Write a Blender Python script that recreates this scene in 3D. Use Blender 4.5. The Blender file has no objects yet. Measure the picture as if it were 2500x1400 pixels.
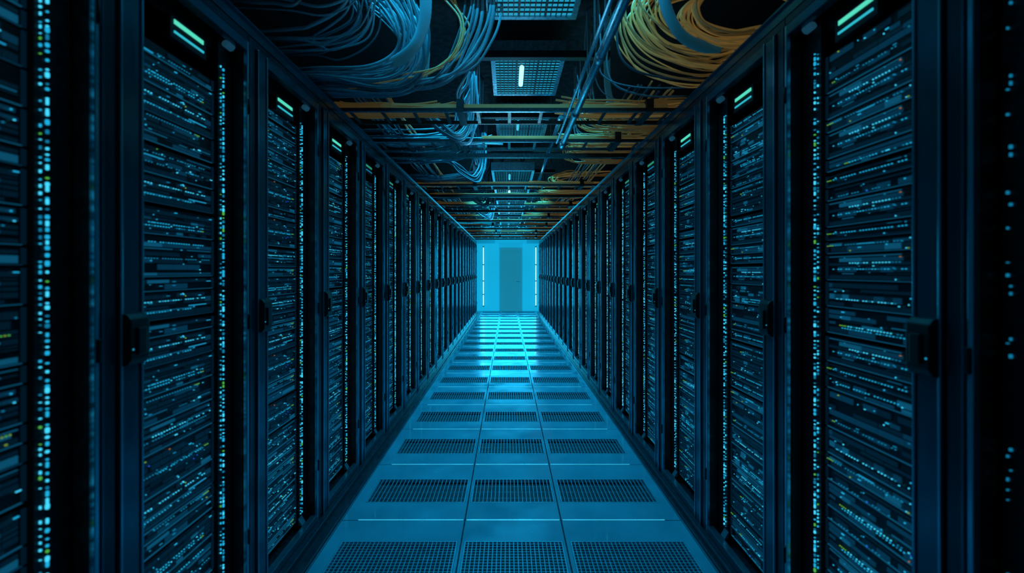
import bpy, math, random
from mathutils import Vector
R = random.Random(7)
sc = bpy.context.scene
COL = sc.collection
try:
    sc.view_settings.view_transform = 'Standard'
    sc.view_settings.look = 'None'
except Exception: pass

# ------------------------------------------------------------------ materials
def mat(name, col, rough=0.5, metal=0.0, emis=None, es=0.0, noise=0.0, nscale=20.0, bump=0.0, spec=0.5, stretch=None, rvar=None):
    m = bpy.data.materials.new(name); m.use_nodes = True
    nt = m.node_tree; b = nt.nodes['Principled BSDF']
    b.inputs['Base Color'].default_value = (*col, 1)
    b.inputs['Roughness'].default_value = rough
    b.inputs['Metallic'].default_value = metal
    b.inputs['Specular IOR Level'].default_value = spec
    if emis:
        b.inputs['Emission Color'].default_value = (*emis, 1)
        b.inputs['Emission Strength'].default_value = es
    tc = nt.nodes.new('ShaderNodeTexCoord')
    mp = nt.nodes.new('ShaderNodeMapping')
    if stretch: mp.inputs['Scale'].default_value = stretch
    nz = nt.nodes.new('ShaderNodeTexNoise'); nz.inputs['Scale'].default_value = nscale
    nz.inputs['Detail'].default_value = 5
    nt.links.new(tc.outputs['Object'], mp.inputs['Vector'])
    nt.links.new(mp.outputs['Vector'], nz.inputs['Vector'])
    if noise > 0:
        rv = noise if rvar is None else rvar
        mr = nt.nodes.new('ShaderNodeMapRange')
        mr.inputs['From Min'].default_value = 0.3; mr.inputs['From Max'].default_value = 0.7
        mr.inputs['To Min'].default_value = max(0.02, rough - rv); mr.inputs['To Max'].default_value = min(1, rough + rv)
        nt.links.new(nz.outputs['Fac'], mr.inputs['Value'])
        nt.links.new(mr.outputs['Result'], b.inputs['Roughness'])
        mx = nt.nodes.new('ShaderNodeMix'); mx.data_type = 'RGBA'
        mx.inputs['A'].default_value = (*[c * (1 - noise) for c in col], 1)
        mx.inputs['B'].default_value = (*[min(1, c * (1 + noise)) for c in col], 1)
        nt.links.new(nz.outputs['Fac'], mx.inputs['Factor'])
        nt.links.new(mx.outputs['Result'], b.inputs['Base Color'])
    if bump > 0:
        bp = nt.nodes.new('ShaderNodeBump'); bp.inputs['Strength'].default_value = bump
        bp.inputs['Distance'].default_value = 0.002
        nt.links.new(nz.outputs['Fac'], bp.inputs['Height'])
        nt.links.new(bp.outputs['Normal'], b.inputs['Normal'])
    return m

def emat(name, col, s, sample=False):
    m = mat(name, (0.01, 0.01, 0.01), 0.5, emis=col, es=s)
    if not sample:
        try: m.cycles.emission_sampling = 'NONE'
        except Exception: pass
    return m

M_black = mat('black_powder_coat', (0.004, 0.009, 0.013), 0.42, 0.2, noise=0.15, nscale=60)
M_frame = mat('blue_grey_anodised_frame', (0.040, 0.14, 0.19), 0.20, 0.72, noise=0.08, nscale=30, stretch=(1, 1, 0.1), rvar=0.05)
M_edge = mat('polished_door_edge', (0.19, 0.50, 0.64), 0.20, 0.85, noise=0.06, nscale=30, stretch=(1, 1, 0.1), rvar=0.05)
M_frame2 = mat('dark_anodised_frame', (0.012, 0.042, 0.060), 0.24, 0.5, noise=0.08, nscale=30, stretch=(1, 1, 0.1), rvar=0.06)
M_latch = mat('black_plastic', (0.003, 0.005, 0.006), 0.45, noise=0.1)
M_floor = mat('floor_panel_vinyl', (0.075, 0.28, 0.37), 0.17, 0.15, noise=0.28, nscale=3.2, bump=0.03, rvar=0.13)
M_grille = mat('floor_grille_steel', (0.12, 0.40, 0.52), 0.35, 0.4, noise=0.1)
M_dark = mat('under_floor_dark', (0.005, 0.022, 0.035), 0.7, noise=0.1)
M_ceil = mat('ceiling_black', (0.003, 0.008, 0.012), 0.8, noise=0.2)
M_wall = mat('wall_paint', (0.08, 0.38, 0.5), 0.6, emis=(0.003, 0.25, 0.42), es=0.7, noise=0.05, nscale=8)  # glow in the paint stands in for light on the end wall
M_wallside = mat('wall_dark_paint', (0.02, 0.04, 0.05), 0.7, noise=0.05, nscale=8)
M_panel = mat('wall_panel_painted_glow', (0.06, 0.35, 0.5), 0.3, emis=(0.006, 0.42, 0.70), es=0.88, noise=0.05)  # emission painted in for the light falling on the wall panels
M_panel2 = mat('wall_panel_painted_glow_dim', (0.05, 0.3, 0.42), 0.3, emis=(0.005, 0.34, 0.56), es=0.9, noise=0.05)  # same painted glow, dimmer, for the panel over the door
M_door = mat('door_painted_steel', (0.04, 0.22, 0.30), 0.45, emis=(0.008, 0.19, 0.29), es=0.95, noise=0.05)  # glow put into the door colour to reach its lit tone
M_steel = mat('galvanised_steel', (0.16, 0.33, 0.41), 0.3, 0.75, noise=0.12, nscale=40)
M_strip = mat('polished_strip_painted_glint', (0.3, 0.7, 0.85), 0.2, 0.6, emis=(0.04, 0.48, 0.70), es=0.8, noise=0.3, nscale=6)  # emission stands in for ceiling light reflected in the metal
M_cgrey = mat('cable_blue_grey', (0.14, 0.28, 0.35), 0.28, noise=0.08)
M_cdark = mat('cable_dark', (0.045, 0.095, 0.125), 0.32, noise=0.08)
M_cyel = mat('cable_yellow', (0.72, 0.48, 0.15), 0.42, emis=(0.46, 0.29, 0.08), es=0.14, noise=0.1)  # slight emission lifts the yellow that cyan lamps would kill
M_cyel2 = mat('cable_ochre', (0.42, 0.28, 0.10), 0.45, emis=(0.38, 0.23, 0.065), es=0.07, noise=0.1)  # weaker added glow, as on the yellow cables
M_duct = mat('corrugated_duct_blue', (0.07, 0.22, 0.29), 0.5, emis=(0.008, 0.08, 0.12), es=0.25, noise=0.1)  # faint self-glow brightens the duct, which is no lamp
E_cy = emat('led_cyan', (0.012, 0.42, 0.74), 1.0)
E_cyb = emat('led_cyan_bright', (0.05, 0.64, 0.96), 1.15)
E_cyd = emat('led_cyan_dim', (0.005, 0.20, 0.38), 0.9)
E_gr = emat('led_green', (0.10, 0.60, 0.08), 0.7)
E_ye = emat('led_lime', (0.30, 0.55, 0.04), 0.6)
E_or = emat('led_orange', (0.65, 0.22, 0.03), 0.6)
E_bl = emat('led_blue', (0.02, 0.12, 0.85), 0.9)
E_disp = emat('display_green', (0.09, 0.74, 0.52), 1.0)
E_disp2 = emat('display_cyan', (0.03, 0.55, 0.68), 0.9)
E_dispd = emat('display_green_dim', (0.03, 0.36, 0.22), 0.7)
E_lamp = mat('lamp_lens', (0.08, 0.24, 0.33), 0.3, emis=(0.008, 0.045, 0.075), es=0.8, noise=0.1)
E_tube = emat('light_tube', (0.40, 0.90, 1.0), 1.5, True)
E_tubew = emat('wall_tube', (0.40, 0.92, 1.0), 1.5, True)
E_tubed = emat('light_tube_dim', (0.05, 0.60, 0.85), 0.95)
E_diff = emat('luminaire_diffuser', (0.014, 0.32, 0.52), 1.0)
P0 = mat('server_face_black', (0.004, 0.009, 0.014), 0.36, noise=0.1)
P1 = mat('server_panel_dark', (0.007, 0.026, 0.044), 0.30, 0.2, emis=(0.0005, 0.008, 0.016), es=0.85)  # server panel tones carry a faint glow in place of ambient light
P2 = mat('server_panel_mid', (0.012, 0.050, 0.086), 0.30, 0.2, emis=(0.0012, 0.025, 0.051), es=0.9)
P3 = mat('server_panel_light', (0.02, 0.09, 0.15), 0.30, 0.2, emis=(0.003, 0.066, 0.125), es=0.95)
P4 = emat('server_port_light', (0.010, 0.27, 0.50), 1.0)
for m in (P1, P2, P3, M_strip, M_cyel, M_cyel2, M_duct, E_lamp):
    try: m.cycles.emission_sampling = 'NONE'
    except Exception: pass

# ------------------------------------------------------------------ mesh builder
class B:
    def __init__(s): s.v = []; s.f = []; s.m = []; s.sm = []
    def box(s, x0, x1, y0, y1, z0, z1, mi=0):
        if x0 > x1: x0, x1 = x1, x0
        n = len(s.v)
        s.v += [(x0,y0,z0),(x1,y0,z0),(x1,y1,z0),(x0,y1,z0),(x0,y0,z1),(x1,y0,z1),(x1,y1,z1),(x0,y1,z1)]
        for q in ((0,3,2,1),(4,5,6,7),(0,1,5,4),(1,2,6,5),(2,3,7,6),(3,0,4,7)):
            s.f.append(tuple(n+i for i in q)); s.m.append(mi); s.sm.append(False)
    def prism(s, prof, y0, y1, mi=0):
        n = len(s.v); k = len(prof)
        s.v += [(x, y0, z) for x, z in prof] + [(x, y1, z) for x, z in prof]
        s.f.append(tuple(n+i for i in range(k))); s.f.append(tuple(n+k+i for i in reversed(range(k))))
        s.m += [mi, mi]; s.sm += [False, False]
        for i in range(k):
            j = (i+1) % k
            s.f.append((n+i, n+k+i, n+k+j, n+j)); s.m.append(mi); s.sm.append(False)
    def tube(s, pts, r, mi=0, seg=8, flat=1.0, rib=0.0):
        pts = [Vector(p) for p in pts]
        n0 = len(s.v); N = len(pts)
        t = (pts[1]-pts[0]).normalized()
        up = Vector((0,0,1)) if abs(t.z) < 0.9 else Vector((0,1,0))
        a = t.cross(up).normalized(); 
        for i, p in enumerate(pts):
            if i < N-1: t2 = (pts[min(i+1,N-1)]-pts[max(i-1,0)]).normalized()
            else: t2 = (pts[-1]-pts[-2]).normalized()
            a = (a - t2*a.dot(t2)).normalized(); b = t2.cross(a)
            rr = r*(1+rib*(1 if i % 2 else -1))
            for k in range(seg):
                th = 2*math.pi*k/seg
                s.v.append(tuple(p + a*math.cos(th)*rr + b*math.sin(th)*rr*flat))
        for i in range(N-1):
            for k in range(seg):
                k2 = (k+1) % seg
                s.f.append((n0+i*seg+k, n0+i*seg+k2, n0+(i+1)*seg+k2, n0+(i+1)*seg+k)); s.m.append(mi); s.sm.append(True)
        s.f.append(tuple(n0+k for k in reversed(range(seg)))); s.m.append(mi); s.sm.append(False)
        s.f.append(tuple(n0+(N-1)*seg+k for k in range(seg))); s.m.append(mi); s.sm.append(False)
    def add(s, o, off, mirror=False):
        n = len(s.v); ox, oy, oz = off
        s.v += [(x+ox, y+oy, z+oz) for x, y, z in o.v]
        s.f += [tuple(n+i for i in q) for q in o.f]; s.m += o.m; s.sm += o.sm
    def mesh(s, name, mats):
        me = bpy.data.meshes.new(name); me.from_pydata(s.v, [], s.f)
        for m in mats: me.materials.append(m)
        me.polygons.foreach_set('material_index', s.m)
        me.polygons.foreach_set('use_smooth', s.sm)
        me.update()
        return me

def obj(name, me, parent=None, loc=(0,0,0), label=None, cat=None, group=None, kind=None, bevel=0):
    o = bpy.data.objects.new(name, me); COL.objects.link(o); o.location = loc
    if parent: o.parent = parent
    if label: o['label'] = label
    if cat: o['category'] = cat
    if group: o['group'] = group
    if kind: o['kind'] = kind
    if bevel:
        md = o.modifiers.new('bevel', 'BEVEL'); md.width = bevel; md.segments = 2; md.limit_method = 'ANGLE'
    return o

def spline(ctrl, n=8):
    c = [Vector(p) for p in ctrl]
    c = [c[0]*2-c[1]] + c + [c[-1]*2-c[-2]]
    out = []
    for i in range(1, len(c)-2):
        p0,p1,p2,p3 = c[i-1],c[i],c[i+1],c[i+2]
        for k in range(n):
            t = k/n
            out.append(0.5*((2*p1)+(p2-p0)*t+(2*p0-5*p1+4*p2-p3)*t*t+(3*p1-p0-3*p2+p3)*t**3))
    out.append(c[-2]); return out

# ------------------------------------------------------------------ dimensions
X0 = 1.03; TOP = 2.34; H = 1.40; YEND = 15.6; CEIL = 3.10; YF = -1.5; XW = 2.25

# ------------------------------------------------------------------ room shell
def st(name, b, mats, label, bevel=0):
    return obj(name, b.mesh(name, mats), label=label, cat='structure', kind='structure', bevel=bevel)
b = B(); b.box(-XW, XW, YF, YEND, CEIL, CEIL+0.1); st('ceiling', b, [M_ceil], 'black painted ceiling slab above the cable trays')
b = B(); b.box(-XW-0.1, -XW, YF, YEND, -0.12, CEIL); st('wall_left', b, [M_wallside], 'dark painted side wall behind the cabinets')
b = B(); b.box(XW, XW+0.1, YF, YEND, -0.12, CEIL); st('wall_right', b, [M_wallside], 'dark painted side wall behind the cabinets')
b = B(); b.box(-XW, XW, YF-0.1, YF, -0.12, CEIL); st('wall_front', b, [M_wallside], 'dark painted wall at the aisle entrance')
DX0, DX1, DH = -0.284, 0.49, 2.20
b = B()
b.box(-XW, DX0, YEND, YEND+0.12, -0.12, CEIL); b.box(DX1, XW, YEND, YEND+0.12, -0.12, CEIL)
b.box(DX0, DX1, YEND, YEND+0.12, DH, CEIL); b.box(DX0, DX1, YEND, YEND+0.12, -0.12, 0)
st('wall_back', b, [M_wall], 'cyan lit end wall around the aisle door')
b = B(); b.box(DX0+0.03, DX1-0.03, YEND+0.05, YEND+0.09, 0.01, DH-0.03)
b.box(DX0+0.12, DX1-0.12, YEND+0.047, YEND+0.05, 1.15, DH-0.2); b.box(DX0+0.12, DX1-0.12, YEND+0.047, YEND+0.05, 0.15, 1.0)
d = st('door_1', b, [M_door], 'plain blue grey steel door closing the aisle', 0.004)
b = B(); b.tube([(DX1-0.09, YEND+0.047, 1.03), (DX1-0.09, YEND-0.0, 1.03), (DX1-0.20, YEND-0.0, 1.03)], 0.009)
obj('door_handle', b.mesh('door_handle', [M_steel]), parent=d)
b = B(); b.box(DX0, DX0+0.028, YEND-0.015, YEND+0.12, 0, DH); b.box(DX1-0.028, DX1, YEND-0.015, YEND+0.12, 0, DH); b.box(DX0, DX1, YEND-0.015, YEND+0.12, DH-0.028, DH)
st('trim_1', b, [M_door], 'steel door casing')
b = B(); b.box(-1.5, DX0-0.02, YEND-0.09, YEND-0.002, 0.02, 2.34); st('trim_2', b, [M_panel], 'cyan wall panel beside the door with painted glow', 0.005)
b = B(); b.box(DX1+0.02, 1.5, YEND-0.09, YEND-0.002, 0.02, 2.34); st('trim_3', b, [M_panel], 'cyan wall panel beside the door with painted glow', 0.005)
b = B(); b.box(DX0, DX1, YEND-0.03, YEND-0.002, 2.215, 2.34); b.box(-0.45, 0.65, YEND-0.04, YEND-0.002, 2.36, 2.95); st('trim_4', b, [M_panel2], 'cyan panel over the door with painted glow', 0.005)
for x in (-0.84, 0.96):
    e = obj('wall_light', None, loc=(x, YEND-0.09, 0.18), label='slim vertical white cyan tube light on the end wall', cat='light', group='end wall tube lights')
    b = B(); b.box(-0.03, 0.03, -0.02, 0, 0, 2.06)
    for zz in (0.0, 0.40, 0.86, 1.42, 2.03): b.box(-0.03, 0.03, -0.064, -0.02, zz, zz+.03)
    obj('housing', b.mesh('housing', [M_steel]), parent=e)
    b = B(); b.tube([(0, -0.04, 0.02), (0, -0.04, 2.04)], 0.018, seg=12); obj('light_tube', b.mesh('light_tube', [E_tubew]), parent=e)

# floor with real tile panels and holes for grilles
TX = [(-0.93, -0.245), (-0.237, 0.294), (0.302, 0.97)]
GX = [(-0.860, -0.258), (-0.226, 0.284), (0.320, 0.912)]
PER = 0.727; L0 = 2.53 - PER*5
fl = B()
fl.box(-XW, XW, YF, YEND, -0.12, -0.03, 1)
fl.box(-XW, -0.936, YF, YEND, -0.03, 0, 0); fl.box(0.976, XW, YF, YEND, -0.03, 0, 0)
fl.box(-0.936, 0.976, YF, L0-0.006, -0.03, 0, 0)
rows = []
k = 0
while True:
    y0 = L0 + PER*k; y1 = min(y0+PER-0.006, YEND)
    if y0 > YEND-0.1: break
    g0, g1 = (y0+0.19, y0+0.50)
    if k in (3, 4): g0, g1 = y0+0.12, y0+0.53
    has = k >= 3 and g1 < y1 - 0.02
    for (a, c), (ga, gc) in zip(TX, GX):
        if has:
            fl.box(a, ga, y0, y1, -0.03, 0); fl.box(gc, c, y0, y1, -0.03, 0)
            fl.box(ga, gc, y0, g0, -0.03, 0); fl.box(ga, gc, g1, y1, -0.03, 0)
            rows.append((ga, gc, g0, g1, k <= 4))
        else:
            fl.box(a, c, y0, y1, -0.03, 0)
    k += 1
NROW = k
st('floor', fl, [M_floor, M_dark], 'raised access floor of blue lit square panels')
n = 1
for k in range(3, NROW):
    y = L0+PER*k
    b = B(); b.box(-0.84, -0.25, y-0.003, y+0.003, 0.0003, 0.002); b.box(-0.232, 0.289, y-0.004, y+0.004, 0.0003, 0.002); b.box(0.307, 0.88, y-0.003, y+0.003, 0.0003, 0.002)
    st('trim_%d' % (n+4), b, [M_strip], 'polished joint strip between floor panels with painted glint'); n += 1
gcache = {}
for ga, gc, g0, g1, grid in rows:
    key = (round(ga,3), grid)
    if key not in gcache:
        b = B(); w = gc-ga-0.004; l = g1-g0-0.004
        b.box(0, w, 0, 0.006, -0.02, 0.0008); b.box(0, w, l-0.006, l, -0.02, 0.0008)
        b.box(0, 0.006, 0.006, l-0.006, -0.02, 0.0008); b.box(w-0.006, w, 0.006, l-0.006, -0.02, 0.0008)
        ns = int(w/(0.021 if grid else 0.024))
        for i in range(1, ns):
            x = w*i/ns; b.box(x-0.0018, x+0.0018, 0.006, l-0.006, -0.008, 0)
        if grid:
            nc = int(l/0.021)
            for i in range(1, nc):
                y = l*i/nc; b.box(0.006, w-0.006, y-0.0014, y+0.0014, -0.006, -0.0005)
        else:
            nc = int(l/0.075)
            for i in range(1, nc):
                y = l*i/nc; b.box(0.006, w-0.006, y-0.0008, y+0.0008, -0.014, -0.012)
        gcache[key] = b.mesh('floor_vent_grille', [M_grille])
    obj('floor_vent_grille', gcache[key], loc=(ga+0.002, g0+0.002, 0), cat='floor vent', group='floor vent grilles',
        label='square mesh steel vent grille in the raised floor' if grid else 'slotted steel vent grille in the raised floor')
b = B(); b.box(-1.025, -0.938, 0.3, 14.98, 0.0, 0.02); b.box(-1.025, -0.99, 0.3, 14.98, 0.02, 0.05); st('baseboard_left', b, [M_frame2], 'dark metal kerb along the cabinets', 0.003)
b = B(); b.box(0.978, 1.025, 0.3, 14.98, 0.0, 0.02); b.box(0.995, 1.025, 0.3, 14.98, 0.02, 0.05); st('baseboard_right', b, [M_frame2], 'dark metal kerb along the cabinets', 0.003)

# ------------------------------------------------------------------ servers
SMATS = [P0, P1, P2, P3, P4]
LMATS = [E_cy, E_cyb, E_cyd, E_gr, E_ye, E_or, E_bl]
SW = 0.412
def server_variant(s, U, seed, coarse=False):
    r = random.Random(seed); h = U*0.044; ls = 1.7 if coarse else 1.0
    ch, pn, ld = B(), B(), B()
    ch.box(0, s*0.55, 0, SW, 0.001, h-0.001, 0)
    pn.box(-s*0.004, 0, 0, 0.010, 0.003, h-0.003, 1); pn.box(-s*0.004, 0, SW-0.010, SW, 0.003, h-0.003, 1)
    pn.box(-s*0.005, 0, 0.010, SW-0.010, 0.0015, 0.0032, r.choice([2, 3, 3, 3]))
    style = r.random()
    rows_ = []
    z = 0.006
    while z < h-0.006:
        hh = r.choice([0.005, 0.010, 0.014, 0.019]) if not coarse else 0.014
        if z+hh > h-0.005: hh = h-0.005-z
        rows_.append((z, z+hh-0.002)); z += hh + (0.002 if r.random() < .7 else 0.008)
    for z0, z1 in rows_:
        if z1-z0 < 0.0015: continue
        thin = (z1-z0) < 0.005
        u = 0.014
        base = r.choice([0.035, 0.05, 0.065, 0.09, 0.13])
        regular = r.random() < .5
        cm_ = r.choice([1, 1, 2, 2, 0])
        while u < SW-0.03:
            w = base if regular else base*r.uniform(0.7, 1.2)
            w = min(w, SW-0.014-u)
            q = r.random()
            mi = 0 if q < 0.28 else 1 if q < 0.62 else 2 if q < 0.90 else 3 if q < 0.97 else 4
            if regular and r.random() < .75: mi = cm_
            if style > 0.75 and mi > 1: mi -= 1
            if thin and mi == 2: mi = 3
            if mi:
                zz0, zz1 = z0, z1
                if mi == 4: zz1 = zz0+0.003
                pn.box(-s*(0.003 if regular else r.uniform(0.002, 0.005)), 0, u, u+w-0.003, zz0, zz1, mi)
            u += w + (0.0 if (regular or r.random() < .85) else r.uniform(0, .03))
    for i in range(r.randint(4, 7)*U if not coarse else 6*U):
        u = r.uniform(0.02, SW-0.025); z = r.uniform(0.005, h-0.009)
        q = r.random(); mi = 0 if q < .42 else 1 if q < .60 else 2 if q < .90 else 3 if q < .94 else 4 if q < .97 else 5 if q < .985 else 6
        w = r.choice([0.002, 0.0028, 0.0035, 0.0045, 0.0045 if mi in (3, 4, 5) else 0.011])*ls
        ld.box(-s*0.008, -s*0.0052, u, u+w, z, z+r.choice([.0022, .0026, .0032])*ls, mi)
    for rep in range(2 if U > 1 else 1):
        if r.random() < 0.78:
            zt = r.uniform(0.006, h-0.010); u = r.uniform(.02, .14); c = r.choice([0, 0, 2, 2, 1]); ue = SW-r.uniform(.02, .12)
            while u < ue:
                if r.random() < .85: ld.box(-s*0.008, -s*0.0052, u, u+0.0040*ls, zt, zt+0.0026*ls, c if r.random() < .8 else 2)
                u += 0.0115*ls
            if r.random() < .18:
                for j in range(r.randint(2, 4)): ld.box(-s*0.008, -s*0.0052, ue+.002+j*.008, ue+.005+j*.008, zt, zt+.0026, 4 if j % 2 else 3)
    return ch, pn, ld, h
SPEC = [1,1,1,1,1,2,2,2,2,2,3,3]
SLAB = {1: 'slim black rack server with blue lit ports', 2: 'black rack server with drive bays and blinking status lights',
        3: 'tall black storage server with rows of drive bays'}
VAR = {}; VARM = {}; VARC = {}
for s in (-1, 1):
    VAR[s] = [server_variant(s, U, 100+i*7+(s+1)*50) for i, U in enumerate(SPEC)]
    VARC[s] = [server_variant(s, U, 400+i*7+(s+1)*50, True) for i, U in enumerate(SPEC)]
    VARM[s] = [(c.mesh('server_chassis', SMATS), p.mesh('server_front_panel', SMATS), l.mesh('server_status_lights', LMATS)) for c, p, l, h in VAR[s]]

# ------------------------------------------------------------------ cabinets
D = 0.060
def led_mesh(s, seed, dim=False, sc_=1.0):
    r = random.Random(seed); b = B()
    for c, (u, p, sz) in enumerate(((0.562, .75, 0.65*sc_), (0.578, .97, 1.08*sc_)) if not dim else ((0.578, .22, 0.6), (0.572, .15, 0.7))):
        z = 0.13
        while z < 2.17:
            if r.random() < p:
                q = r.random(); mi = 1 if q < .38 else 0 if q < .76 else 2 if q < .94 else 3
                if dim: mi = 2
                w = r.choice([0.004, 0.005, 0.007])*sz; hh = r.choice([0.004, 0.006, 0.009, 0.012])*sz
                a = w*0.3
                pr = [(u-w/2+a, z), (u+w/2-a, z), (u+w/2, z+a), (u+w/2, z+hh-a), (u+w/2-a, z+hh), (u-w/2+a, z+hh), (u-w/2, z+hh-a), (u-w/2, z+a)]
                n0 = len(b.v)
                b.v += [(s*(D-0.0105), uu, zz) for uu, zz in pr] + [(s*(D-0.0065), uu, zz) for uu, zz in pr]
                f = tuple(n0+i for i in range(8)); b.f.append(f if s < 0 else f[::-1]); b.m.append(mi); b.sm.append(False)
                for i in range(8):
                    j = (i+1) % 8; b.f.append((n0+i, n0+j, n0+8+j, n0+8+i)); b.m.append(mi); b.sm.append(False)
            z += r.choice([0.013, 0.017, 0.021])
    return b.mesh('status_light_strip', LMATS)

def cab_meshes(s, PW):
    m = {}
    b = B()
    b.box(s*D, s*1.05, 0.001, 0.02, 0.0, TOP-0.002); b.box(s*D, s*1.05, PW-0.02, PW-0.001, 0.0, TOP-0.002)
    b.box(s*0.02, s*1.05, 0.001, PW-0.001, TOP-0.03, TOP-0.001); b.box(s*0.04, s*1.05, 0.02, PW-0.02, 0.0, 0.05)
    b.box(s*1.03, s*1.05, 0.02, PW-0.02, 0.05, TOP-0.03)
    b.box(s*(D-.002), s*(D+.01), 0.02, 0.135, 0.05, TOP-0.03)
    b.box(s*(D-.006), s*(D+.01), 0.550, PW-0.02, 0.05, TOP-0.03)
    b.box(s*(D+.01), s*(D+.03), 0.135, 0.550, 2.225, TOP-0.03)
    b.box(s*0.0, s*0.04, 0.001, PW-0.001, 0.0, 0.035)
    m['body'] = b.mesh('cabinet_body', [M_black])
    b = B()
    b.box(s*0.0, s*(D-.002), 0.001, 0.048, 0.036, TOP-0.031)
    b.box(-s*0.004, 0, 0.004, 0.012, 0.036, TOP-0.031, 1)
    b.box(-s*0.0, s*0.019, 0.001, PW-0.001, TOP-0.030, TOP-0.001)
    m['post'] = b.mesh('cabinet_post', [M_frame2, M_frame])
    b = B()
    b.box(-s*0.004, s*0.03, 0.054, 0.130, 0.045, TOP-0.034, 0)
    b.box(-s*0.009, -s*0.004, 0.054, 0.062, 0.045, TOP-0.034, 2); b.box(-s*0.009, -s*0.004, 0.122, 0.130, 0.045, TOP-0.034, 2)
    b.box(s*0.03, s*(D-.004), 0.100, 0.130, 0.055, TOP-0.034, 1)
    b.box(-s*0.004, s*0.03, 0.130, PW-0.016, TOP-0.072, TOP-0.034, 0)
    b.box(-s*0.004, s*0.03, 0.130, PW-0.016, 0.045, 0.085, 0)
    b.box(-s*0.004, s*0.012, PW-0.016, PW-0.003, 0.045, TOP-0.034, 2)
    b.box(s*0.012, s*(D-.008), PW-0.016, PW-0.003, 0.045, TOP-0.034, 1)
    for zz in (0.35, 1.2, 2.05):
        b.tube([(-s*0.006, PW-0.008, zz-0.03), (-s*0.006, PW-0.008, zz+0.03)], 0.006, 1, 8)
    m['door'] = b.mesh('cabinet_door', [M_frame, M_black, M_edge])
    b = B()
    DZ = 0.083
    pf = [(-s*0.004, 1.06+DZ), (-s*0.020, 1.064+DZ), (-s*0.030, 1.078+DZ), (-s*0.030, 1.187+DZ), (-s*0.020, 1.201+DZ), (-s*0.004, 1.205+DZ)]
    if s > 0: pf = pf[::-1]
    b.prism(pf, 0.060, 0.124)
    b.box(-s*0.037, -s*0.030, 0.078, 0.108, 1.09+DZ, 1.165+DZ)
    m['handle'] = b.mesh('door_handle', [M_latch])
    b = B(); b.box(-s*0.0315, -s*0.030, 0.066, 0.069, 1.105+DZ, 1.109+DZ); m['hled'] = b.mesh('handle_light', [E_cy])
    b = B(); b.box(s*0.03, s*0.036, 0.57, 0.60, 2.265, 2.308, 1)
    pf = [(s*0.020, 2.262), (s*0.030, 2.249), (s*0.043, 2.246), (s*0.050, 2.256), (s*0.043, 2.268), (s*0.026, 2.274)]
    if s > 0: pf = pf[::-1]
    b.prism(pf, 0.560, 0.605, 0)
    m['lamp'] = b.mesh('cabinet_lamp', [E_lamp, M_steel])
    for nm, mm in (('disp', [E_disp, E_disp2, M_black]), ('dispd', [E_dispd, E_cyd, M_black])):
        b = B(); b.box(s*(D-.015), s*(D+.01), 0.30, 0.47, 2.150, 2.222, 2)
        for i in range(24): b.box(s*(D-.018), s*(D-.015), 0.315+i*0.0058, 0.3194+i*0.0058, 2.197, 2.211, 0)
        b.box(s*(D-.018), s*(D-.015), 0.315, 0.455, 2.168, 2.175, 1)
        m[nm] = b.mesh('status_display', mm)
    b = B(); b.prism([(s*0.03, 0.086), (s*0.05, 0.086), (s*0.05, 0.12)][::(1 if s < 0 else -1)], 0.53, 0.57, 0)
    m['foot'] = b.mesh('lower_bracket', [M_steel])
    return m

far = B(); fleds = B()
MAXDETAIL = 3
for s, ystart, PW in ((-1, 1.135, 0.655), (1, 1.010, 0.665)):
    cm = cab_meshes(s, PW)
    ledm = [led_mesh(s, 900+i+s*10) for i in range(5)]
    ledf = [led_mesh(s, 950+i+s*10, sc_=1.6) for i in range(3)]
    dimled = led_mesh(s, 77, True)
    for k in range(-1, 21):
        y0 = ystart + PW*k
        e = obj('server_cabinet', None, loc=(s*X0, y0, 0), cat='server cabinet', group='server cabinets lining the aisle',
                label='tall black server cabinet with open steel framed door and cyan lights')
        e.empty_display_size = 0.1
        obj('cabinet_body', cm['body'], e)
        obj('corner_post', cm['post'], e, bevel=0.002)
        dd = obj('door', cm['door'], e, bevel=0.002 if k < 8 else 0, label='blue grey metal door frame')
        hh = obj('handle', cm['handle'], dd, bevel=0.004 if k < 5 else 0, label='black door latch')
        obj('indicator_light', cm['hled'], hh)
        edge = (s > 0 and k == -1)
        obj('status_light_strip', dimled if edge else R.choice(ledm) if k < 4 else R.choice(ledf), e, loc=(0, 0.052 if edge else 0, 0), kind='stuff', label='vertical strip of cyan status lights')
        obj('cabinet_lamp', cm['lamp'], e, bevel=0.006 if k < 5 else 0)
        obj('lower_bracket', cm['foot'], e)
        obj('status_display', cm['disp' if k < 3 else 'dispd'], e, label='glowing green status display')
        z = 0.100; last = -1
        while z < 2.11:
            i = R.randrange(len(SPEC))
            if i == last: continue
            last = i
            h = SPEC[i]*0.044
            if z+h > 2.15: 
                i = R.randrange(5); h = 0.044
            loc = (s*(X0+D+0.012), y0+0.136, z)
            if k <= MAXDETAIL:
                se = obj('rack_server', None, loc=loc, cat='server', group='servers mounted in the cabinets', label=SLAB[SPEC[i]])
                se.empty_display_size = 0.05
                c, p, l = VARM[s][i]
                obj('chassis', c, se); obj('front_panel', p, se); obj('status_lights', l, se, kind='stuff')
            else:
                V = VAR[s] if k < 6 else VARC[s]
                c, p, l, hh_ = V[i]
                far.add(c, loc); far.add(p, loc); fleds.add(l, loc)
            z += h + (0.0015 if R.random() < .86 else 0.010)
fo = obj('distant_rack_servers', far.mesh('distant_rack_servers', SMATS), cat='server', kind='stuff', group='servers mounted in the cabinets',
    label='many black rack servers filling the farther cabinets')
obj('status_lights', fleds.mesh('status_lights', LMATS), fo, kind='stuff')

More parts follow.
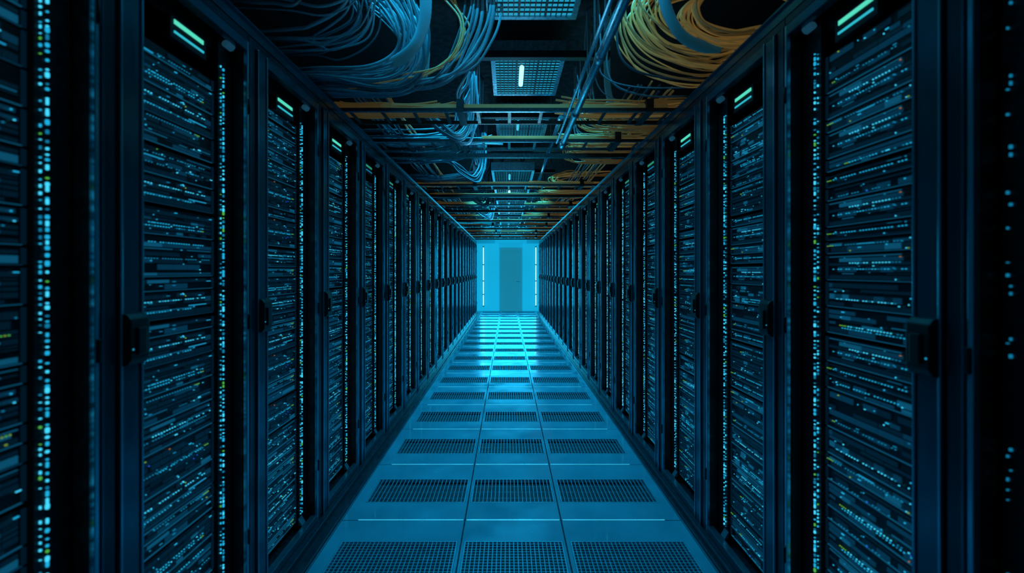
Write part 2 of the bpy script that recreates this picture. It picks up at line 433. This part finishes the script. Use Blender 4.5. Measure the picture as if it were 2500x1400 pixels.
for s in (-1, 1):
    b = B()
    b.box(s*1.032, s*1.037, 0.35, 14.95, TOP, TOP+0.045); b.box(s*1.032, s*1.062, 0.35, 14.95, TOP, TOP+0.005)
    b.box(s*1.022, s*1.037, 0.35, 14.95, TOP+0.045, TOP+0.052)
    obj('cabinet_top_rail', b.mesh('cabinet_top_rail', [M_frame]), cat='rail', label='long thin metal rail along the cabinet tops', group='cabinet top rails')

# ------------------------------------------------------------------ overhead trays
TZ = TOP+0.053
ys = [2.80, 3.46, 5.25, 6.85, 8.3, 9.9, 11.6, 13.4]
beams = [3.93, 6.05, 7.6, 9.1, 10.8, 12.5, 14.3]
bt = B()
bt.box(-1.25, 1.25, 0, 0.012, 0, 0.022, 0); bt.box(-1.25, 1.25, 0.24, 0.252, 0, 0.022, 0)
bt.box(-1.25, 1.25, 0, 0.025, 0, 0.003, 1); 
x = -1.2
while x < 1.22: bt.box(x, x+0.02, 0.012, 0.24, 0.002, 0.010, 0); x += 0.2
traym = bt.mesh('cable_tray', [M_black, M_steel])
bt2 = B()
bt2.box(-1.25, 1.25, 0, 0.05, 0, 0.03, 0); bt2.box(-1.25, 1.25, 0.012, 0.038, 0.03, 0.038, 0)
barm = bt2.mesh('support_beam', [M_black])
b = B(); b.box(0, 0.045, -0.008, 0.26, -0.006, 0.075, 0)
clipm = b.mesh('tray_clamp', [M_black])
def bundle(x0, x1, n, seed, wave=0.01, r=0.006, fan=0.0):
    rr = random.Random(seed); b = B()
    for i in range(n):
        yy = 0.03 + (i % 7)*0.027 + rr.uniform(-.008,.008); zz = 0.020 + (i//7)*0.0125 + rr.uniform(0, .005)
        pts = []
        N = 9; ea = rr.uniform(-.12, .04); eb = rr.uniform(-.06, .16)
        for j in range(N):
            t = j/(N-1)
            dz = abs(math.sin(t*9+rr.random()))*wave*0.3
            edge = (1-min(t, 1-t)*6)
            dzz = max(0, edge)*fan*rr.random()
            pts.append((x0+ea+(x1+eb-x0-ea)*t, yy + math.sin(t*7+i)*wave, zz+dz+dzz))
        b.tube(spline(pts, 3), r*rr.uniform(.7, 1.1), rr.choice([0,1,1]), 6)
    return b
def ribbon(x0, x1, m):
    b = B(); b.box(x0, x1, 0.014, 0.020, 0.024, 0.050, 0); return b.mesh('flat_cable', [m])
rib = [ribbon(-0.80, 1.0, M_cyel2), ribbon(-.2, .78, M_cyel2), ribbon(-.9, .1, M_cyel2), ribbon(.25, .95, M_cyel2)]
YR = [bundle(a, c, n, sd, .012, .0058, .03).mesh('cable_bundle', [M_cyel, M_cyel2]) for a, c, n, sd in ((.42,1.08,35,11),(.5,1.15,28,12),(.35,1.1,21,16),(.55,1.15,28,17))]
YL = [bundle(a, c, n, sd, .012, .0054, .03).mesh('cable_bundle', [M_cyel2, M_cyel2]) for a, c, n, sd in ((-1.1,-.40,24,13),(-1.15,-.55,18,14),(-1.1,-.6,14,18))]
GL = [bundle(a, c, n, sd, .02, .007, .04).mesh('cable_bundle', [M_cdark, M_cgrey]) for a, c, n, sd in ((-1.1,-.1,14,15),(-1.1,.05,21,19))]
YX = bundle(-1.0, 1.0, 7, 23, .02, .005, .02).mesh('cable_bundle', [M_cyel2, M_cyel2])
RR = random.Random(3)
for i, y in enumerate(ys):
    t = obj('cable_tray', traym, loc=(0, y, TZ), cat='cable tray', group='cable trays crossing the aisle', label='black steel ladder tray bridging the cabinet tops')
    for x in (-0.32, 0.86): obj('tray_clamp', clipm, t, loc=(x+(0 if i == 0 else RR.uniform(-.2, .1)), 0, 0))
    r_ = rib[0] if i == 0 else rib[1] if i == 1 else RR.choice(rib)
    obj('flat_cable', r_, loc=(0, y, TZ), cat='cable', group='flat cables on the trays', label='flat ochre cable lying along a tray')
    obj('cable_bundle', YR[i % 4], loc=(0, y, TZ), cat='cables', group='cable bundles on the trays', label='bundle of yellow cables resting on a tray')
    if i != 1: obj('cable_bundle', YL[i % 3], loc=(0, y, TZ), cat='cables', group='cable bundles on the trays', label='bundle of ochre cables resting on a tray')
    else: obj('cable_bundle', GL[0], loc=(0, y, TZ), cat='cables', group='cable bundles on the trays', label='bundle of dark grey cables resting on a tray')
for i, y in enumerate(beams):
    obj('support_beam', barm, loc=(0, y, TZ), cat='beam', group='beams between the cable trays', label='thick black steel beam bridging the cabinet tops')
    g = RR.choice([YR[0], YR[1], YR[3]])
    obj('cable_bundle', g, loc=(RR.uniform(-.03, .12), y-.10, TZ+.019), cat='cables', group='cable bundles on the trays', label='bundle of yellow cables slung over a beam')
    if i % 2 == 1: obj('cable_bundle', YX, loc=(0, y-.05, TZ+.019), cat='cables', group='cable bundles on the trays', label='long ochre cable bundle spanning the aisle')

for s in (-1, 1):
    for i in range(12):
        xx = s*(0.74+0.024*i); b = B(); pts = []
        y = 2.72 + R.uniform(-.05, .05)
        while y < 14.6:
            pts.append((xx+R.uniform(-.018, .018), y, 2.475+R.uniform(0, .03)+(i % 3)*.012)); y += 0.42
        b.tube(spline(pts, 3), R.choice([.006, .008]), 0, 6)
        obj('long_cable', b.mesh('long_cable', [R.choice([M_cgrey, M_cdark, M_cyel2]) if s < 0 else R.choice([M_cyel2, M_cyel2, M_cdark])]), label='long cable running lengthwise over the trays', cat='cable', group='lengthwise cables over the trays')

for i in range(12):
    y = 2.95+1.15*i-1.15
    e = obj('ceiling_strut', None, loc=(0.12, y, 2.80), cat='strut', group='struts under the ceiling', label='black steel strut hung on threaded rods')
    b = B(); b.box(-0.5, 0.55, 0, 0.05, 0, 0.012); b.box(-0.5, 0.55, 0, 0.006, 0.012, 0.045); b.box(-0.5, 0.55, 0.044, 0.05, 0.012, 0.045)
    obj('channel', b.mesh('channel', [M_black]), e)
    for x in (-0.45, 0.5):
        b = B(); b.tube([(x, 0.025, 0.0), (x, 0.025, CEIL-2.80)], 0.006, 0, 8); obj('rod', b.mesh('rod', [M_steel]), e)

# luminaires
LW, LL = 0.46, 0.66
b = B()
b.box(-LW/2, LW/2, 0, LL, 0.08, 0.10, 0)
b.box(-LW/2-.03, -LW/2, -.03, LL+.03, 0, 0.10, 0); b.box(LW/2, LW/2+.03, -.03, LL+.03, 0, 0.10, 0)
b.box(-LW/2, LW/2, -.03, 0, 0, 0.10, 0); b.box(-LW/2, LW/2, LL, LL+.03, 0, 0.10, 0)
b.box(-LW/2+.002, LW/2-.002, 0.002, LL-.002, 0.008, 0.0795, 1)
hm = b.mesh('housing', [M_steel, E_diff])
b = B()
for i in range(1, 15): x = -LW/2+LW*i/15; w_ = .007 if i % 5 == 0 else .003; b.box(x-w_, x+w_, 0.001, LL-.001, 0.0, 0.0075)
for i in range(1, 15): y = LL*i/15; w_ = .008 if i % 5 == 0 else .004; b.box(-LW/2+.001, LW/2-.001, y-w_, y+w_, 0.0, 0.0075)
lm = b.mesh('louver', [M_black])
b = B(); b.tube([(-0.04, 0.12, -0.018), (-0.04, 0.42, -0.018)], 0.017, 0, 12); tm = b.mesh('light_tube', [E_tube])
b = B(); b.tube([(-0.04, 0.15, -0.014), (-0.04, 0.40, -0.014)], 0.013, 0, 12); tmd = b.mesh('light_tube', [E_tubed])
for i in range(12):
    y = 2.97+1.15*(i-1.98)
    lz = 2.88 if i < 4 else 2.60
    e = obj('ceiling_light', None, loc=(0.14 if i < 4 else 0.06, y+0.12, lz), cat='ceiling light', group='louvred ceiling lights', label='louvred blue ceiling light with a glowing white tube' if i == 2 else 'louvred ceiling light panel glowing blue')
    obj('housing', hm, e); obj('louver', lm, e); obj('light_tube', tm if i in (2, 5) else tmd, e)
    for x in (-.15, .13):
        b = B(); b.box(x, x+.02, 0.2, 0.5, 0.10, CEIL-lz); obj('bracket', b.mesh('bracket', [M_steel]), e)

def top(name, b, mats, label, cat, group=None, kind=None): return obj(name, b.mesh(name, mats), label=label, cat=cat, group=group, kind=kind)
for x, z, r, y0, y1 in ((0.395, 2.315, 0.019, 0.9, 3.30), (0.352, 2.325, 0.008, 0.9, 3.25)):
    b = B(); b.tube([(x, y0, z), (x, y1, z)], r, 0, 16)
    if r > .015:
        for yy in (1.9, 2.6, 3.2): b.tube([(x, yy, z), (x, yy+.05, z)], r*1.18, 0, 16)
    b.box(x-.006, x+.006, 2.803, 2.811, z, TZ); b.box(x-.003, x+.003, 1.822, 1.828, z, 2.80)
    top('conduit_pipe', b, [M_steel], 'long shiny metal conduit pipe running along the aisle', 'pipe', 'conduit pipes')
for x, z, r in ((0.40, 2.56, 0.018), (-0.36, 2.60, 0.012)):
    b = B(); b.tube([(x, 3.4, z), (x, 15.4, z)], r, 0, 12)
    for yy in (4.2, 7.2, 10.2, 13.2): b.box(x-.003, x+.003, yy, yy+.006, z, CEIL-.001)
    top('conduit_pipe', b, [M_steel], 'long metal conduit pipe running above the trays', 'pipe', 'conduit pipes')

# hanging cables --------------------------------------------------
def cable(pts, r, m, label, group, n=9):
    b = B(); b.tube(spline(pts, n), r, 0, 8)
    return top('cable', b, [m], label, 'cable', group)
def jit(p, a): return (p[0]+R.uniform(-a,a), p[1]+R.uniform(-a,a), p[2]+R.uniform(-a,a))
def sweep(yb, n, xo=0.0, zo=0.0, lab='grey blue cable sweeping down from the ceiling', j=.013):
    for i in range(n):
        t = i/(n-1) + R.uniform(-.05, .05)
        y = yb + R.uniform(-.14, .14)
        P = [(xo-1.00+0.42*t, y-0.05, CEIL-0.005),
             (xo-0.90+0.40*t, y-0.02, 2.93),
             (xo-0.70+0.26*t, y, 2.80-0.04*t+zo),
             (xo-0.60+0.17*t, y+0.03, 2.67-0.08*t+zo),
             (xo-0.62+0.13*t, y+0.06, 2.57-0.12*t+zo),
             (xo-0.76+0.10*t, y+0.08, 2.50-0.105*t+R.uniform(-.01,.01)+zo),
             (-1.02, y+0.10, 2.485-0.06*t+R.uniform(-.02,.02)+zo),
             (-1.40, y+0.14, 2.47-0.03*t+zo)]
        P = [P[0]] + [jit(p, j) for p in P[1:]]
        cable(P, R.choice([.004,.005,.0065,.008]), R.choice([M_cgrey, M_cgrey, M_cdark]), lab, 'grey cables sweeping over the cabinets')
sweep(2.42, 36)
sweep(2.15, 14, xo=-0.18, zo=0.07, lab='grey blue cable arcing down beside the ceiling')
sweep(1.85, 10, xo=-0.16, zo=0.17, lab='grey blue cable arcing down beside the ceiling')
def sweep2(yb, n, x0=-0.05):
    for i in range(n):
        y = yb+R.uniform(-.06,.06); o = i*0.016
        P = [(x0+.01-o, y, CEIL-.005), (x0-o*.9, y, 2.82), (x0-.06-o, y+.02, 2.64), (x0-.17-o*.8, y+.04, 2.53-o*.2),
             (x0-.36-o*.3, y+.07, 2.475-o*.15), (x0-.65, y+.12, 2.46-o*.05), (-1.0, y+.2, 2.46), (-1.4, y+.2, 2.45)]
        P = [P[0]]+[jit(p, .012) for p in P[1:]]
        cable(P, R.choice([.005,.007,.009]), R.choice([M_cgrey, M_cdark]), 'grey cable curving from the ceiling over the trays', 'grey cables beside the ceiling lights')
sweep2(2.48, 13)
for i in range(18):
    y = 1.60+R.uniform(-.15,.35); z = 2.48+i*0.024
    P = [(-1.5, y-.1, z+.02), (-1.15, y, z+R.uniform(-.02,.02)), (-0.97+i*.006, y+.05, z+.01), (-0.86+i*.008, y+.1, z+.07), (-0.82+i*.007, y+.1, 2.95), (-0.84+i*.007, y+.1, CEIL-.005)]
    cable(P, R.choice([.005, .008]), R.choice([M_cdark, M_cgrey]), 'grey cable bending up to the ceiling', 'cables over the cabinet tops')
for yb, n in ((3.45, 10), (4.0, 14), (5.1, 14), (6.2, 12), (7.6, 10), (9.4, 8), (11.5, 6)):
    for i in range(n):
        y = yb+R.uniform(-.2,.2); o = i*.022
        P = [(-.22-o*.5, y-.2, CEIL-.005), (-.23-o*.4, y-.15, 2.82), (-.32-o*.3, y-.05, 2.68), (-.28-o*.6, y+.1, 2.55),
             (-.46-o*.4, y+.2, 2.505), (-.75, y+.2, 2.48), (-1.0, y+.2, 2.48), (-1.4, y+.2, 2.46)]
        P = [P[0]]+[jit(p, .022) for p in P[1:]]
        cable(P, R.choice([.006,.009,.012]), R.choice([M_cgrey, M_cgrey, M_cdark]), 'grey blue cable looping over the trays', 'grey cables looping farther along the aisle', 6)
for yb in (3.2, 4.6, 6.4, 8.0):
    for i in range(6):
        y = yb+R.uniform(-.05,.05); o = i*.016
        P = [(-.9, y-.1, 2.49), (-.62, y-.1, 2.50), (-.48, y-.05, 2.46-o), (-.39+o, y, 2.39-o), (-.33+o, y+.05, 2.42), (-.28+o*.6, y+.1, 2.56), (-.27+o*.4, y+.1, 2.80), (-.27+o*.4, y+.1, CEIL-.005)]
        P = [jit(p, .012) for p in P[:-1]]+[P[-1]]
        cable(P, R.choice([.007,.010]), R.choice([M_cgrey, M_cdark]), 'grey blue cable drooping between two trays', 'drooping grey cables', 6)
for i in range(5):
    y = 2.4+i*.03
    P = [(-.40+i*.02, y, CEIL-.005), (-.36+i*.02, y, 2.90), (-.26+i*.01, y, 2.75), (-.28, y, 2.60), (-.40-i*.03, y+.05, 2.50), (-.7, y+.1, 2.47), (-1.05, y+.2, 2.46)]
    cable([P[0]]+[jit(p, .012) for p in P[1:]], .0045, M_cyel2, 'thin ochre cable hanging from the ceiling', 'thin ochre cables')
b = B(); b.tube(spline([(-.48, 2.25, CEIL-.005), (-.43, 2.25, 2.92), (-.41, 2.25, 2.76), (-.43, 2.27, 2.62), (-.50, 2.30, 2.52), (-.66, 2.4, 2.48)], 12), 0.030, 0, 12, 0.45, 0.015)
top('flexible_duct', b, [M_duct], 'pale blue flexible duct bending between grey cables', 'duct')
b = B(); b.tube(spline([(.80, 2.2, CEIL-.005), (.75, 2.2, 2.90), (.77, 2.2, 2.70), (.84, 2.2, 2.56), (.95, 2.22, 2.51), (1.06, 2.25, 2.52)], 12), 0.030, 0, 12, 0.45, 0.015)
top('flexible_duct', b, [M_duct], 'pale blue flexible duct hanging inside the yellow cable coil', 'duct')
b = B(); b.tube(spline([(.66, 3.0, CEIL-.005), (.66, 3.0, 2.80), (.665, 3.0, 2.62), (.70, 3.02, 2.50)], 10), 0.022, 0, 12, 0.5, 0.03)
top('flexible_duct', b, [M_duct], 'narrow blue flexible duct hanging over a tray', 'duct')

# yellow coil
for i in range(32):
    t = R.random()**0.7; y = 2.38 + R.uniform(-.13,.13)
    sx = 0.27 + 0.21*t; cx = 1.07+R.uniform(-.04,.04); cz = 2.79+R.uniform(-.02,.02); sz = .14+.20*t
    P = [(1.62, y+.05, 2.93+R.uniform(-.05,.07)), (1.34, y, 2.94+.06*R.random()), (cx-.02, y, cz+sz*.72), (cx-sx*.72, y, cz+sz*.45),
         (cx-sx, y, cz-sz*.10), (cx-sx*.72, y+.02, cz-sz*.72), (cx-sx*.1, y+.03, cz-sz*1.0), (cx+sx*.45, y+.05, cz-sz*.86), (cx+sx*.9, y+.06, cz-sz*.5), (1.7, y+.1, cz-.05)]
    cable([jit(p, .018) for p in P], R.choice([.004,.005,.006]), R.choice([M_cyel, M_cyel2]), 'yellow cable in a large hanging coil', 'yellow cables coiled over the cabinets')
for i in range(20):
    t = R.random(); y = 2.20+R.uniform(-.06,.06)
    P = [(1.66, y, 2.86+.05*t), (1.35, y, 2.86+.03*t), (1.10, y, 2.83-.01*t), (.97-.09*t, y, 2.74-.03*t), (.95-.09*t, y, 2.63-.02*t), (1.05-.03*t, y, 2.57-.05*t), (1.25, y, 2.58-.07*t), (1.6, y+.05, 2.62-.06*t)]
    cable([jit(p, .016) for p in P], R.choice([.004,.005,.006]), R.choice([M_cyel, M_cyel, M_cyel2]), 'yellow cable in a tight inner loop', 'yellow cables coiled over the cabinets')
for yb, n in ((3.3, 10), (4.3, 9), (5.6, 8), (7.2, 7), (8.9, 5), (10.9, 4)):
    for i in range(n):
        y = yb+R.uniform(-.15,.15); t = i/max(1,n-1)
        P = [(1.4, y, 2.62), (1.05, y, 2.60-.03*t), (.80-.1*t, y, 2.60), (.62-.10*t, y, 2.55), (.68-.1*t, y+.05, 2.49), (.9, y+.08, 2.475), (1.35, y+.1, 2.48)]
        cable([jit(p, .025) for p in P], .0065, R.choice([M_cyel, M_cyel2, M_cyel2]), 'yellow cable looping above a tray', 'yellow cables looping farther along the aisle', 5)
for i in range(12):
    y = 2.4+i*.13; x = .48+R.uniform(0,.13)
    P = [(x, y, CEIL-.005), (x+R.uniform(-.03,.03), y, 2.85), (x+R.uniform(-.04,.04), y+.02, 2.65), (x+.05, y+.05, 2.52), (x+.25, y+.1, 2.475), (1.1, y+.1, 2.47)]
    cable(P, R.choice([.004, .006]), R.choice([M_cdark, M_cgrey]), 'thin grey wire drooping from the ceiling', 'thin wires near the conduit')

# ------------------------------------------------------------------ lights
def area(loc, rot, sx, sy, p, col, spread=180):
    l = bpy.data.lights.new('lamp', 'AREA'); l.shape = 'RECTANGLE'; l.size = sx; l.size_y = sy; l.energy = p; l.color = col
    l.spread = math.radians(spread)
    o = bpy.data.objects.new('area_lamp', l); COL.objects.link(o); o.location = loc; o.rotation_euler = rot
    return o
CY = (0.015, 0.52, 0.88)
for i in range(12):
    y = 2.97+1.15*(i-2)+0.5
    e_ = [4, 16, 25, 28, 26, 24, 22, 20, 18, 15, 12, 10][i]
    area((0.0, y, 2.84 if i < 4 else 2.57), (0, 0, 0), 1.5 if i < 4 else 1.2, 0.5, e_, CY, 115)
area((0.0, 15.3, 2.9), (math.radians(-25), 0, 0), 1.6, 0.2, 7, CY)
area((0.0, 15.45, 1.2), (math.radians(-90), 0, 0), 1.9, 2.0, 58, CY)
for y, p in ((1.7, 3.5), (3.3, 3), (5.2, 3), (8.0, 3), (11, 3)):  # added up-lights for the overhead cables, unseen and without fittings
    area((0.0, y, 2.25), (math.pi, 0, 0), 0.5, 0.3, p, (0.20, 0.64, 0.90))

w = bpy.data.worlds.new('world'); sc.world = w; w.use_nodes = True
w.node_tree.nodes['Background'].inputs[0].default_value = (0.001, 0.006, 0.012, 1)
w.node_tree.nodes['Background'].inputs[1].default_value = 0.5

cam = bpy.data.cameras.new('camera'); co = bpy.data.objects.new('camera', cam); COL.objects.link(co)
co.location = (0, 0, H); co.rotation_euler = (math.radians(90), 0, 0)
cam.sensor_width = 36; cam.lens = 36*1100/2500; cam.shift_x = 10/2500; cam.shift_y = -38/2500; cam.clip_start = 0.01
cam.dof.use_dof = True; cam.dof.focus_distance = 5.0; cam.dof.aperture_fstop = 1.9
sc.camera = co
